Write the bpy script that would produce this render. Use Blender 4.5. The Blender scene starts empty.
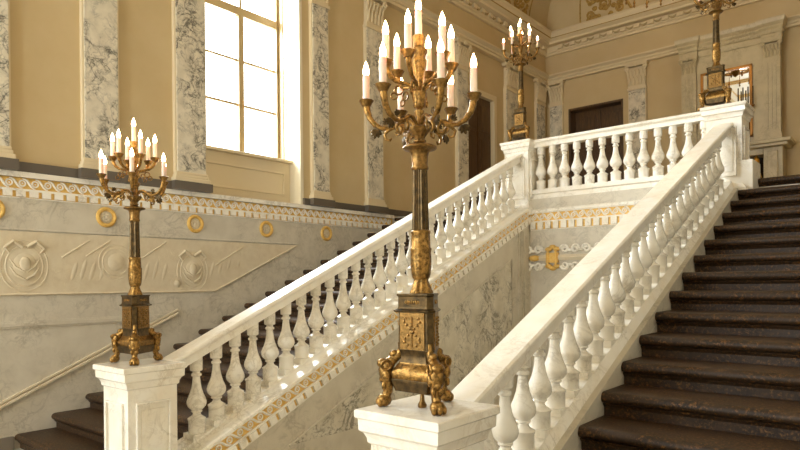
import bpy, bmesh, math, random
from mathutils import Vector, Matrix
random.seed(7)
C = bpy.context.scene.collection
PI = math.pi

# ------------------------------------------------------------------ helpers
class MB:
    def __init__(s): s.v = []; s.f = []
    def add(s, vs, fs):
        o = len(s.v); s.v += [tuple(p) for p in vs]; s.f += [tuple(i + o for i in f) for f in fs]; return s
    def box(s, x0, x1, y0, y1, z0, z1):
        vs = [(x, y, z) for z in (z0, z1) for y in (y0, y1) for x in (x0, x1)]
        return s.add(vs, [(0, 2, 3, 1), (4, 5, 7, 6), (0, 1, 5, 4), (2, 6, 7, 3), (0, 4, 6, 2), (1, 3, 7, 5)])
    def obox(s, c, ax, ay, az):
        c, ax, ay, az = map(Vector, (c, ax, ay, az))
        vs = [c + ax * i + ay * j + az * k for k in (-1, 1) for j in (-1, 1) for i in (-1, 1)]
        return s.add(vs, [(0, 2, 3, 1), (4, 5, 7, 6), (0, 1, 5, 4), (2, 6, 7, 3), (0, 4, 6, 2), (1, 3, 7, 5)])
    def loft(s, rings, caps=True, closed=False):
        n = len(rings[0]); vs = [p for r in rings for p in r]; fs = []
        m = len(rings)
        for i in range(m if closed else m - 1):
            for j in range(n):
                a, b = i * n + j, i * n + (j + 1) % n
                c, d = ((i + 1) % m) * n + (j + 1) % n, ((i + 1) % m) * n + j
                fs.append((a, b, c, d))
        if caps and not closed:
            fs.append(tuple(range(n))[::-1]); fs.append(tuple(range((m - 1) * n, m * n)))
        return s.add(vs, fs)
    def prism(s, poly, d0, d1):           # poly: 3D points, translated by d0 and d1
        return s.loft([[Vector(p) + Vector(d0) for p in poly], [Vector(p) + Vector(d1) for p in poly]])
    def lathe(s, prof, c=(0, 0, 0), n=20, flute=0, depth=0.0):
        c = Vector(c); rings = []
        for h, r in prof:
            ring = []
            for j in range(n):
                rr = r
                if flute: rr = r * (1 - depth * (0.5 - 0.5 * math.cos(flute * 2 * PI * j / n)))
                ring.append(c + Vector((rr * math.cos(2 * PI * j / n), rr * math.sin(2 * PI * j / n), h)))
            rings.append(ring)
        return s.loft(rings)
    def tube(s, path, rad, n=8, closed=False, flat=None):
        P = [Vector(p) for p in path]; m = len(P)
        if not hasattr(rad, '__len__'): rad = [rad] * m
        rings = []; up = None
        for i in range(m):
            if closed: t = P[(i + 1) % m] - P[i - 1]
            else: t = P[min(i + 1, m - 1)] - P[max(i - 1, 0)]
            t.normalize()
            if up is None:
                up = Vector((0, 0, 1)) if abs(t.z) < .9 else Vector((1, 0, 0))
            a = t.cross(up)
            if a.length < 1e-6: a = t.orthogonal()
            a.normalize(); b = a.cross(t).normalized(); up = b
            rings.append([P[i] + (a * math.cos(2 * PI * k / n) + b * math.sin(2 * PI * k / n)) * rad[i] for k in range(n)])
        return s.loft(rings, closed=closed)
    def ball(s, c, rx, ry=None, rz=None, n=10, m=6, M=None):
        ry = ry or rx; rz = rz or rx; c = Vector(c); rings = []
        for i in range(m + 1):
            ph = -PI / 2 + PI * (i + .001) / (m + .002); ring = []
            for j in range(n):
                q = Vector((rx * math.cos(ph) * math.cos(2 * PI * j / n), ry * math.cos(ph) * math.sin(2 * PI * j / n), rz * math.sin(ph)))
                if M: q = M @ q
                ring.append(c + q)
            rings.append(ring)
        return s.loft(rings)
    def xf(s, M):
        s.v = [tuple(M @ Vector(p)) for p in s.v]; return s
    def merge(s, o): return s.add(o.v, o.f)
    def mesh(s, name, mat, smooth=35, bev=0):
        me = bpy.data.meshes.new(name); me.from_pydata(s.v, [], s.f)
        bm = bmesh.new(); bm.from_mesh(me)
        bmesh.ops.recalc_face_normals(bm, faces=bm.faces)
        if bev:
            es = [e for e in bm.edges if len(e.link_faces) == 2 and e.calc_face_angle(0) > .6]
            bmesh.ops.bevel(bm, geom=es, offset=bev, segments=2, affect='EDGES', profile=.6, clamp_overlap=True)
        bm.to_mesh(me); bm.free()
        if smooth:
            me.shade_smooth(); me.set_sharp_from_angle(angle=math.radians(smooth))
        me.materials.append(mat); return me
    def build(s, name, mat, parent=None, smooth=35, bev=0):
        return link(name, s.mesh(name, mat, smooth, bev), parent)

def link(name, me, parent=None, loc=None, rz=0):
    o = bpy.data.objects.new(name, me); C.objects.link(o)
    if parent: o.parent = parent
    if loc: o.location = loc
    if rz: o.rotation_euler = (0, 0, rz)
    return o
def tag(o, label=None, cat=None, group=None, kind=None):
    for k, v in (('label', label), ('category', cat), ('group', group), ('kind', kind)):
        if v: o[k] = v
    return o
def thing(name, label, cat, loc=(0, 0, 0), group=None):
    o = bpy.data.objects.new(name, None); C.objects.link(o); o.location = loc; o.empty_display_size = .1
    return tag(o, label, cat, group)
def struct(o): return tag(o, kind='structure')
def kids(o, T): return [c for c in T if c.parent == o]
def copy_tree(o, parent=None):
    allo = list(C.objects)
    c = o.copy(); C.objects.link(c)
    if parent: c.parent = parent
    for ch in allo:
        if ch.parent == o:
            copy_tree(ch, c)
    return c

# ------------------------------------------------------------------ materials
def srgb(r, g, b):
    f = lambda c: (c / 255) / 12.92 if c / 255 <= .04045 else ((c / 255 + .055) / 1.055) ** 2.4
    return (f(r), f(g), f(b), 1)
def mat(name, col, rough=.5, metal=0, **kw):
    m = bpy.data.materials.new(name); m.use_nodes = True
    b = m.node_tree.nodes['Principled BSDF']
    b.inputs['Base Color'].default_value = col; b.inputs['Roughness'].default_value = rough
    b.inputs['Metallic'].default_value = metal
    for k, v in kw.items(): b.inputs[k.replace('_', ' ')].default_value = v
    return m
def N(m, t, **kw):
    n = m.node_tree.nodes.new(t)
    for k, v in kw.items():
        if k in n.inputs: n.inputs[k].default_value = v
        else: setattr(n, k, v)
    return n
def L(m, a, b): m.node_tree.links.new(a, b)
def math_(m, op, a, b=None):
    n = m.node_tree.nodes.new('ShaderNodeMath'); n.operation = op
    for i, x in enumerate((a, b)):
        if x is None: continue
        if isinstance(x, (int, float)): n.inputs[i].default_value = x
        else: L(m, x, n.inputs[i])
    return n.outputs[0]
def ramp(m, fac, stops):
    r = m.node_tree.nodes.new('ShaderNodeValToRGB'); e = r.color_ramp.elements
    while len(e) < len(stops): e.new(.5)
    for i, (p, c) in enumerate(stops): e[i].position = p; e[i].color = c
    L(m, fac, r.inputs[0]); return r.outputs[0]
def mixc(m, fac, a, b):
    n = m.node_tree.nodes.new('ShaderNodeMix'); n.data_type = 'RGBA'
    for i, x in ((0, fac), (6, a), (7, b)):
        if isinstance(x, (int, float, tuple)): n.inputs[i].default_value = x
        else: L(m, x, n.inputs[i])
    return n.outputs[2]
def pos(m): return N(m, 'ShaderNodeNewGeometry').outputs['Position']
def bump(m, h, strength, dist=.01):
    b = N(m, 'ShaderNodeBump', Strength=strength, Distance=dist); L(m, h, b.inputs['Height'])
    L(m, b.outputs[0], m.node_tree.nodes['Principled BSDF'].inputs['Normal'])
def marble(name, base, vein, scale=3, width=.05, amount=.8, rough=.25, cloud=None, mask=(.4, .62), scale2=3.1):
    m = mat(name, base, rough); p = pos(m)
    bs = m.node_tree.nodes['Principled BSDF']
    def vein_at(sc, w):
        n = N(m, 'ShaderNodeTexNoise', Scale=sc, Detail=5, Roughness=.6, Distortion=.9); L(m, p, n.inputs['Vector'])
        a = math_(m, 'ABSOLUTE', math_(m, 'SUBTRACT', n.outputs[0], .5))
        return ramp(m, a, [(0, (1, 1, 1, 1)), (w, (.15, .15, .15, 1)), (w * 2.4, (0, 0, 0, 1))])
    v1 = vein_at(scale, width); v2 = vein_at(scale * scale2, width * 1.2)
    k = N(m, 'ShaderNodeTexNoise', Scale=scale * .8, Detail=2); L(m, p, k.inputs['Vector'])
    mk = ramp(m, k.outputs[0], [(mask[0], (0, 0, 0, 1)), (mask[1], (1, 1, 1, 1))])
    f = math_(m, 'MINIMUM', math_(m, 'ADD', math_(m, 'MULTIPLY', v1, mk), math_(m, 'MULTIPLY', math_(m, 'MULTIPLY', v2, mk), .7)), 1)
    f = math_(m, 'MULTIPLY', f, amount)
    cl = N(m, 'ShaderNodeTexNoise', Scale=scale * 1.7, Detail=6); L(m, p, cl.inputs['Vector'])
    basec = mixc(m, ramp(m, cl.outputs[0], [(.35, (0, 0, 0, 1)), (.7, (1, 1, 1, 1))]), base, cloud or base)
    L(m, mixc(m, f, basec, vein), bs.inputs['Base Color'])
    return m
def bronze(name, a, b, rough, scale, bstr, metal=1.0):
    m = mat(name, a, rough, metal); tc = N(m, 'ShaderNodeTexCoord').outputs['Object']
    n = N(m, 'ShaderNodeTexNoise', Scale=scale, Detail=4, Roughness=.65); L(m, tc, n.inputs['Vector'])
    c = ramp(m, n.outputs[0], [(.36, a), (.62, b)])
    L(m, c, m.node_tree.nodes['Principled BSDF'].inputs['Base Color'])
    bump(m, n.outputs[0], bstr, .006); return m
def stucco(name, a, b):
    m = mat(name, a, .75); n = N(m, 'ShaderNodeTexNoise', Scale=1.3, Detail=6, Roughness=.6); L(m, pos(m), n.inputs['Vector'])
    L(m, ramp(m, n.outputs[0], [(.3, a), (.7, b)]), m.node_tree.nodes['Principled BSDF'].inputs['Base Color'])
    return m

M_WHITE = marble('white_marble', srgb(240, 235, 224), srgb(172, 160, 138), 3.2, .028, .5, .24, srgb(233, 224, 206))
M_RAIL = marble('polished_rail_marble', srgb(242, 237, 226), srgb(186, 168, 140), 3.5, .02, .35, .3, srgb(235, 226, 208))
M_CAP = marble('polished_cap_marble', srgb(240, 235, 224), srgb(186, 168, 140), 3.0, .025, .4, .13, srgb(234, 225, 207))
M_PIL = marble('veined_marble', srgb(224, 214, 192), srgb(88, 82, 72), 4.4, .034, .9, .3, srgb(206, 195, 172), (.36, .58), 2.4)
M_PANEL = marble('arabesque_marble', srgb(216, 208, 190), srgb(104, 96, 82), 2.6, .024, .8, .3, srgb(190, 180, 158), (.38, .55))
M_DADO = marble('grey_beige_marble', srgb(206, 197, 178), srgb(140, 130, 112), 2.8, .026, .45, .38, srgb(194, 184, 164))
M_RELIEF = marble('sand_coloured_stone', srgb(214, 200, 172), srgb(186, 166, 132), 6, .03, .2, .55, srgb(206, 190, 160))
M_STUCCO = stucco('ochre_stucco', srgb(202, 180, 138), srgb(194, 170, 126))
M_CREAM = mat('cream_plaster', srgb(216, 198, 162), .6)
M_CEIL = stucco('ceiling_plaster', srgb(204, 184, 142), srgb(194, 172, 128))
M_GOLD = bronze('gilding', srgb(222, 170, 70), srgb(190, 130, 45), .38, 40, .15, .75)
M_GOLDP = bronze('flat_gold_paint', srgb(228, 190, 108), srgb(214, 168, 82), .5, 30, .1, .2)
M_GILT = bronze('gilt_bronze', srgb(92, 68, 34), srgb(172, 132, 72), .36, 60, .5, .9)
M_DARKB = bronze('dark_bronze', srgb(58, 46, 28), srgb(96, 76, 46), .36, 30, .12, .85)
M_DARKG = bronze('antique_bronze', srgb(104, 78, 40), srgb(150, 114, 62), .38, 70, .4, .85)
M_DARKST = mat('dark_grey_stone', srgb(96, 86, 74), .4)
M_GREYST = mat('grey_skirting_stone', srgb(120, 110, 96), .5)
M_WAX = mat('white_candle_tube', srgb(238, 216, 196), .45, Subsurface_Weight=.3)
M_WHITEP = mat('white_paint', srgb(226, 214, 186), .4)
M_FRAME = mat('window_frame_paint', srgb(146, 124, 84), .5)
M_DARK = mat('dark_hearth', srgb(46, 34, 22), .8)
M_BRASSF = mat('orange_gilt_wood', srgb(176, 120, 52), .35, .5)
M_MIRROR = mat('mirror_glass', (.92, .92, .9, 1), .02, 1.0)
M_CHIM = marble('grey_green_marble', srgb(202, 186, 148), srgb(140, 122, 90), 3.2, .03, .4, .4, srgb(188, 172, 136))
M_COVEG = bronze('aged_cove_gilding', srgb(186, 152, 78), srgb(150, 116, 50), .55, 25, .1, .15)
M_SWAG = mat('grey_gold_swag', srgb(176, 154, 110), .6)
def emis(name, col, st):
    m = bpy.data.materials.new(name); m.use_nodes = True; t = m.node_tree; t.nodes.clear()
    o = t.nodes.new('ShaderNodeOutputMaterial'); e = t.nodes.new('ShaderNodeEmission')
    e.inputs[0].default_value = col; e.inputs[1].default_value = st; t.links.new(e.outputs[0], o.inputs[0]); return m
M_BULB = emis('lit_bulb', (1, .66, .36, 1), 26)
def glass():
    m = bpy.data.materials.new('window_glass'); m.use_nodes = True; t = m.node_tree; t.nodes.clear()
    o = t.nodes.new('ShaderNodeOutputMaterial'); a = t.nodes.new('ShaderNodeBsdfTransparent'); b = t.nodes.new('ShaderNodeBsdfGlossy')
    x = t.nodes.new('ShaderNodeMixShader'); x.inputs[0].default_value = .06; b.inputs['Roughness'].default_value = .02
    a.inputs[0].default_value = (.97, .98, .97, 1)
    t.links.new(a.outputs[0], x.inputs[1]); t.links.new(b.outputs[0], x.inputs[2]); t.links.new(x.outputs[0], o.inputs[0]); return m
M_GLASS = glass()
def stepmat():
    m = mat('brown_porphyry', srgb(60, 44, 30), .5, Specular_IOR_Level=.35); p = pos(m)
    n = N(m, 'ShaderNodeTexNoise', Scale=55, Detail=4, Roughness=.7); L(m, p, n.inputs['Vector'])
    k = N(m, 'ShaderNodeTexNoise', Scale=5, Detail=4, Roughness=.7); L(m, p, k.inputs['Vector'])
    c1 = ramp(m, n.outputs[0], [(.38, srgb(20, 13, 7)), (.52, srgb(46, 31, 17)), (.68, srgb(140, 98, 54))])
    c2 = ramp(m, k.outputs[0], [(.35, (0, 0, 0, 1)), (.7, (1, 1, 1, 1))])
    L(m, mixc(m, c2, c1, srgb(60, 43, 27)), m.node_tree.nodes['Principled BSDF'].inputs['Base Color'])
    bump(m, n.outputs[0], .25, .004); return m
M_STEP = stepmat()
def woodmat():
    m = mat('brown_door_wood', srgb(92, 58, 30), .38); p = pos(m)
    mp = N(m, 'ShaderNodeMapping'); mp.inputs['Scale'].default_value = (6, 6, .6); L(m, p, mp.inputs[0])
    n = N(m, 'ShaderNodeTexNoise', Scale=4, Detail=5, Distortion=1.5); L(m, mp.outputs[0], n.inputs['Vector'])
    L(m, ramp(m, n.outputs[0], [(.3, srgb(62, 42, 20)), (.7, srgb(98, 68, 34))]), m.node_tree.nodes['Principled BSDF'].inputs['Base Color']); return m
M_WOOD = woodmat()

# ------------------------------------------------------------------ layout (eye at the origin; Y runs up the flights, X to the right)
S = .16 / .36
ZF = -1.695; ZL = 1.19
XW = -7.284; XR = .906; YB = 14.36; YF = -5.0
ZENT0, ZENT1 = 4.95, 5.13; ZC0, ZC1 = 5.64, 6.08; RC = 1.25; ZTOP = ZC1 + RC
XBL, XBR = -4.544, -1.796           # balustrade centre lines
YN = 8.205; YP = 2.313              # newel and pedestal centres
ZCAP = -.586; ZNEW = 2.048
HL, HR = 1.707, 1.731               # handrail: z = S*y - H
HST = 2.417                         # top of the string
yl = lambda k: 2.346 + .36 * (k - 1)
yr = lambda k: 2.170 + .36 * (k - 1)
WIN = (4.63, 6.27); WIN2 = (-2.2, -.56)
WZ0, WZ1 = 1.21, 4.86
DOOR1 = (10.78, 11.86, 4.02); DOOR2 = (-6.68, -5.33, 4.23)

# ---- shell
struct(MB().box(-8.4, XR + .3, YF - .3, 8.5, ZF - .2, ZF).build('floor', M_DADO))
fl = MB(); fl.box(-8.4, -4.66, 8.478, YB + .5, ZL - .25, ZL - .005).box(-4.66, -1.64, 8.075, YB + .5, ZL - .25, ZL - .005).box(-1.64, XR + .3, 8.29 + .04, YB + .5, ZL - .25, ZL)
struct(fl.build('floor_landing', M_DADO))
# left wall, upper part with window and door openings
def wall_x(x0, x1, y0, y1, z0, z1, holes):
    m = MB(); ys = y0
    for a, b, c, d in sorted(holes):
        if a > ys: m.box(x0, x1, ys, a, z0, z1)
        if c > z0: m.box(x0, x1, a, b, z0, c)
        if d < z1: m.box(x0, x1, a, b, d, z1)
        ys = b
    m.box(x0, x1, ys, y1, z0, z1); return m
struct(wall_x(-7.95, XW, YF - .3, YB + .5, 1.2, ZTOP + .3, [(WIN[0], WIN[1], 1.2, WZ1), (WIN2[0], WIN2[1], 1.2, WZ1), (DOOR1[0], DOOR1[1], 1.2, DOOR1[2])]).build('wall_left', M_STUCCO, smooth=0))
struct(MB().box(-7.95, XW, YF - .3, YB + .5, ZF - .2, 1.2).build('wall_left_dado', M_DADO, smooth=0))
bw = MB(); bw.box(-7.95, DOOR2[0], YB, YB + .5, ZF, ZTOP + .3).box(DOOR2[1], XR + .3, YB, YB + .5, ZF, ZTOP + .3)
bw.box(DOOR2[0], DOOR2[1], YB, YB + .5, DOOR2[2], ZTOP + .3).box(DOOR2[0], DOOR2[1], YB, YB + .5, ZF, ZL)
struct(bw.build('wall_back', M_STUCCO, smooth=0))
struct(MB().box(XR + .03, XR + .3, YF - .3, YB + .5, ZF - .2, ZTOP + .3).build('wall_right', M_DADO, smooth=0))
fw = MB(); xs = -7.95
FW = [(-6.7, -5.1), (-4.5, -2.9)]
for a, b in FW:
    fw.box(xs, a, YF - .4, YF, ZF - .2, ZTOP + .3); fw.box(a, b, YF - .4, YF, ZF - .2, -.5); fw.box(a, b, YF - .4, YF, 4.6, ZTOP + .3); xs = b
fw.box(xs, XR + .3, YF - .4, YF, ZF - .2, ZTOP + .3)
struct(fw.build('wall_front', M_STUCCO, smooth=0))
# coved ceiling
cv = MB(); K = 14; rings = []
for i in range(K + 1):
    a = PI / 2 * i / K; d = RC * (1 - math.cos(a)); z = ZC1 + RC * math.sin(a)
    rings.append([(XW + d, YF + d, z), (XR - d, YF + d, z), (XR - d, YB - d, z), (XW + d, YB - d, z)])
cv.loft(rings, caps=False); n0 = len(cv.v) - 4; cv.f.append((n0, n0 + 1, n0 + 2, n0 + 3))
fld = MB().box(XW + RC + .15, XR - RC - .15, YF + RC + .15, YB - RC - .15, ZTOP - .06, ZTOP - .041)
cf = struct(fld.build('ceiling_field', M_WHITEP, smooth=0))
gr_ = MB()
for i_ in range(8):
    ya = YF + RC + .4 + i_ * 2.05
    if ya + 1.8 < YB - RC - .2: gr_.tube([(XW + RC + .4, ya, ZTOP - .065), (XR - RC - .4, ya, ZTOP - .065), (XR - RC - .4, ya + 1.8, ZTOP - .065), (XW + RC + .4, ya + 1.8, ZTOP - .065)], .045, 6, closed=True)
gr_.build('gold_fillet', M_GOLDP, cf)
ceil = struct(cv.build('ceiling', M_CEIL, smooth=30))
sm = ceil.modifiers.new('thickness', 'SOLIDIFY'); sm.thickness = .08; sm.offset = 0

# ---- profiled mouldings run along the left and the back wall
def run_left(prof, y0, y1):      # prof: (out, z)
    return MB().loft([[(XW + o, y0, z) for o, z in prof], [(XW + o, y1, z) for o, z in prof]])
def run_back(prof, x0, x1):
    return MB().loft([[(x0, YB - o, z) for o, z in prof], [(x1, YB - o, z) for o, z in prof]])
def corner_run(prof, y0, x1):
    return MB().loft([[(XW + o, y0, z) for o, z in prof], [(XW + o, YB - o, z) for o, z in prof], [(x1, YB - o, z) for o, z in prof]])
ent = [(-.02, ZENT0), (.10, ZENT0), (.10, ZENT0 + .05), (.13, ZENT0 + .06), (.13, ZENT0 + .1), (.2, ZENT0 + .14), (.2, ZENT0 + .17), (-.02, ZENT1 + .03)]
struct(corner_run(ent, YF + .01, XR).build('trim_1', M_CREAM, smooth=20))
cor = [(-.02, ZC0), (.06, ZC0), (.06, ZC0 + .05), (.09, ZC0 + .07), (.09, ZC0 + .2), (.22, ZC0 + .22), (.22, ZC0 + .27), (.3, ZC0 + .33), (.33, ZC0 + .4), (.33, ZC1), (.36, ZC1 + .03), (-.02, ZC1 + .03)]
co = struct(corner_run(cor, YF + .01, XR).build('trim_2', M_CREAM, smooth=20))
mo = MB(); y = 5.0
while y < YB - .35:
    mo.box(XW + .05, XW + .15, y, y + .13, ZC0 + .095, ZC0 + .185); y += .31
x = XW + .4
while x < XR - .2:
    mo.box(x, x + .13, YB - .15, YB - .05, ZC0 + .095, ZC0 + .185); x += .31
mo.build('modillions', M_CREAM, co, smooth=0)
st = MB()
def swag(m, p0, p1, up, out):
    p0, p1, up, out = map(Vector, (p0, p1, up, out)); pts = []
    for i in range(9):
        t = i / 8; pts.append(p0.lerp(p1, t) - up * (.05 * math.sin(PI * t)) + out * .01)
    m.tube(pts, [.012 + .012 * math.sin(PI * i / 8) for i in range(9)], 6)
y = 5.13
while y < YB - .6:
    swag(st, (XW + .1, y, ZC0 + .17), (XW + .1, y + .18, ZC0 + .17), (0, 0, 1), (1, 0, 0)); y += .31
x = XW + .53
while x < XR - .4:
    swag(st, (x, YB - .1, ZC0 + .17), (x + .18, YB - .1, ZC0 + .17), (0, 0, 1), (0, -1, 0)); x += .31
st.build('cornice_swags', M_SWAG, co)
# thin gold fillets on the cornice and on the cove
gf = MB()
for o, z, t in ((.30, ZC0 + .335, .012), (.095, ZC0 + .215, .008)):
    gf.tube([(XW + o, YF + .1, z), (XW + o, YB - o, z), (XR, YB - o, z)], t, 6)
gf.build('gold_fillet', M_COVEG, co)

# ---- guilloche frieze with dentils: along vector a, up vector b, outward n
def frieze(name, o, a, b, n, length, top, bot, dent0, dent1, period, cap=None, phase=0.0):
    o, a, b, n = Vector(o), Vector(a).normalized(), Vector(b).normalized(), Vector(n).normalized()
    P = lambda u, v, w: o + a * u + b * v + n * w
    def slab(m, v0, v1, w0, w1, u0=0, u1=length):
        m.add([P(u, v, w) for w in (w0, w1) for v in (v0, v1) for u in (u0, u1)], [(0, 2, 3, 1), (4, 5, 7, 6), (0, 1, 5, 4), (2, 6, 7, 3), (0, 4, 6, 2), (1, 3, 7, 5)])
    white = MB()
    if cap: slab(white, top, cap, -.02, .045)
    slab(white, dent1, bot, -.02, .018)
    slab(white, top, top + .012, -.02, .024)
    slab(white, dent0 - .012, dent0, -.02, .012)
    root = struct(white.build(name, M_WHITE, smooth=0))
    gold = MB(); slab(gold, bot, top, -.02, .004); slab(gold, dent0, dent1, -.02, .003)
    gold.build('gold_ground', M_GOLDP, root, smooth=0)
    sc = MB(); h = top - bot; r = .25 * h; mid = (top + bot) / 2; u = phase + period * .5
    while u < length - period * .3:
        ring = [P(u + r * math.cos(t), mid + r * math.sin(t), .006) for t in [2 * PI * i / 10 for i in range(10)]]
        sc.tube(ring, .085 * h, 5, closed=True)
        sc.ball(P(u, mid, .004), .09 * h, n=6, m=4)
        pts = [(-.62, .46), (-.45, .44), (-.27, .30), (-.12, 0), (.06, -.30), (.22, -.44), (.38, -.46)]
        pts = [P(u - .5 * period + (p + .12) * period, mid + q * h * .9, .006) for p, q in pts]
        sc.tube(pts, [.05 * h, .08 * h, .11 * h, .12 * h, .11 * h, .08 * h, .05 * h], 5)
        u += period
    sc.build('scrollwork', M_WHITE, root)
    dn = MB(); u = phase
    while u < length - period:
        slab(dn, dent0 + .004, dent1, -.01, .03, u, u + period * .68); u += period
    dn.build('dentils', M_WHITE, root, smooth=0)
    return root
# left wall frieze (trim_3) from the front wall to the landing
frieze('trim_3', (XW, -1.0, 0), (0, 1, 0), (0, 0, 1), (1, 0, 0), 9.4, 1.153, 1.035, .945, 1.012, .125, 1.212)
# frieze of the landing front in the well (trim_4)
YWB = 8.06; XWL = -4.352
frieze('trim_4', (XWL + .01, YWB, 0), (1, 0, 0), (0, 0, 1), (0, -1, 0), 2.36, .975, .866, .745, .846, .118)
# raking frieze below the left balustrade (trim_5); offsets measured square to the slope
cs = 1 / math.sqrt(1 + S * S)
y0 = 2.5 - .96
off = lambda H: -H * cs
o5 = Vector((XWL, 0, 0)) + Vector((0, cs, S * cs)) * (y0 / cs) 
frieze('trim_5', o5, (0, cs, S * cs), (0, -S * cs, cs), (1, 0, 0), 5.56 / cs, off(2.53), off(2.635), off(2.728), off(2.655), .112)

# dark plinth course on the left wall at landing level
pl = MB()
for a, b in ((YF, WIN[0] - .01), (WIN[1] + .03, DOOR1[0] - .05), (DOOR1[1] + .05, YB)):
    pl.box(XW - .01, XW + .05, a, b, 1.21, 1.315)
bb = struct(pl.build('baseboard_left', M_DARKST, smooth=0, bev=.006))
struct(MB().box(XW - .01, XW + .03, YF, 2.33, ZF, ZF + .14).build('baseboard_lower', M_GREYST, smooth=0, bev=.005))

# ---- pilasters
def corinthian(m, w, d, z0, z1, face):     # leaves and volutes in local (u along, w out, z)
    h = z1 - z0
    m.box(-w / 2 * .92, w / 2 * .92, 0, d * .9, z0, z1 - .16 * h)
    for t in (-.40, -.2, 0, .2, .40):
        m.tube([(t * w, d * .85, z0 + .03 * h), (t * w, d * .98, z0 + .22 * h), (t * w, d * 1.2, z0 + .35 * h), (t * w, d * 1.5, z0 + .40 * h), (t * w, d * 1.55, z0 + .34 * h)], [w * .09, w * .10, w * .09, w * .06, w * .03], 6)
    for t in (-.46, -.3, -.1, .1, .3, .46):
        m.tube([(t * w, d * .85, z0 + .36 * h), (t * w, d * 1.05, z0 + .52 * h), (t * w, d * 1.4, z0 + .64 * h), (t * w * 1.08, d * 1.75, z0 + .69 * h), (t * w * 1.08, d * 1.8, z0 + .62 * h)], [w * .07, w * .075, w * .065, w * .045, w * .02], 6)
    for sg in (-1, 1):
        pts = [(sg * w * (.50 + .12 * math.cos(a) * (1 - a / 14)), d * 1.7, z0 + h * (.76 + .10 * math.sin(a) * (1 - a / 14))) for a in [i * .7 for i in range(14)]]
        m.tube(pts, .022, 6)
    m.box(-w * .60, w * .60, -.0, d * 1.75, z1 - .13 * h, z1 - .06 * h); m.box(-w * .64, w * .64, -.0, d * 1.95, z1 - .06 * h, z1)
    m.ball((0, d * 1.9, z1 - .12 * h), w * .1, .03, w * .1)
def pilaster(face, c, w, label, strip=True):
    d = .075
    root = thing('pilaster', label, 'pilaster', (XW, c, 1.315) if face == 'L' else (c, YB, 1.19), 'veined marble pilasters of the upper wall')
    if face == 'L': X = Matrix(((0, 1, 0, 0), (1, 0, 0, 0), (0, 0, 1, -1.315), (0, 0, 0, 1)))
    else: X = Matrix(((1, 0, 0, 0), (0, -1, 0, 0), (0, 0, 1, -1.19), (0, 0, 0, 1)))
    zb = 1.315 if face == 'L' else 1.19
    sh = MB().box(-w / 2 + .02, w / 2 - .02, -.0, d, zb + .13, 4.36).xf(X)
    sh.build('shaft', M_PIL, root, smooth=0, bev=.006)
    ed = MB()
    for sg in (-1, 1): ed.box(min(sg * (w / 2 - .025), sg * w / 2), max(sg * (w / 2 - .025), sg * w / 2), 0, d * .8, zb + .13, 4.36)
    ed.xf(X).build('edge_strip', M_CREAM, root, smooth=0)
    if face == 'L':
        MB().box(-w / 2 - .05, w / 2 + .05, -.0, d + .055, 1.212, 1.322).xf(X).build('dark_plinth', M_DARKST, root, smooth=0, bev=.006)
    bs = MB().box(-w / 2 - .03, w / 2 + .03, 0, d + .035, zb + .003, zb + .06).box(-w / 2 - .01, w / 2 + .01, 0, d + .02, zb + .06, zb + .1).box(-w / 2, w / 2, 0, d + .008, zb + .1, zb + .135)
    bs.xf(X).build('base', M_CREAM, root, smooth=0, bev=.01)
    cp = MB(); corinthian(cp, w, d, 4.44, 4.945, face); cp.box(-w / 2 - .01, w / 2 + .01, 0, d + .02, 4.35, 4.40); cp.box(-w / 2 + .01, w / 2 - .01, 0, d, 4.40, 4.46)
    cp.v = [(a, max(b, .002), c_) for a, b, c_ in cp.v]; cp.xf(X).build('capital', M_CREAM, root)
    return root
pilaster('L', 2.12, .40, 'veined marble pilaster cut off by the left edge of the photo')
pilaster('L', 3.247, .42, 'grey-veined marble pilaster rising above the leftmost candelabrum')
pilaster('L', 4.387, .445, 'veined marble pilaster directly left of the tall window')
pilaster('L', 6.646, .36, 'veined marble pilaster directly right of the tall window')
pilaster('L', 7.90, .42, 'veined marble pilaster just left of the large front candelabrum')
pilaster('L', 10.57, .40, 'veined marble pilaster beside the brown door on the left wall')
pilaster('L', 12.56, .55, 'veined marble pilaster behind the small candelabrum on the left newel')
pilaster('L', 13.96, .44, 'veined marble pilaster on the left wall next to the far room corner')
pilaster('B', -6.98, .36, 'veined marble pilaster on the far wall left of its doorway')
pilaster('B', -4.99, .41, 'veined marble pilaster on the far wall right of the doorway')

# ---- dado details on the left wall
sk = MB()
def rake(m, H, y0, y1, t, d):           # raking moulding parallel with the stair
    m.loft([[(XW - .01, y, S * y - H - t), (XW + d, y, S * y - H - t), (XW + d * 1.0, y, S * y - H - t * .4), (XW + d * .5, y, S * y - H), (XW + d, y, S * y - H + t * .4), (XW + d, y, S * y - H + t), (XW - .01, y, S * y - H + t)] for y in (y0, y1)])
rake(sk, 2.2, YF + 1, 4.2, .035, .03)
struct(sk.build('trim_6', M_RELIEF, smooth=15))
ln = MB().box(XW - .01, XW + .022, YF, 4.06, -.42, -.375); ln.box(XW - .01, XW + .012, YF, 4.1, -.44, -.36)
struct(ln.build('trim_7', M_DADO, smooth=0, bev=.005))
ln = MB().box(XW - .01, XW + .02, YF, 6.2, .595, .615); struct(ln.build('trim_8', M_DADO, smooth=0, bev=.004))
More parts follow.
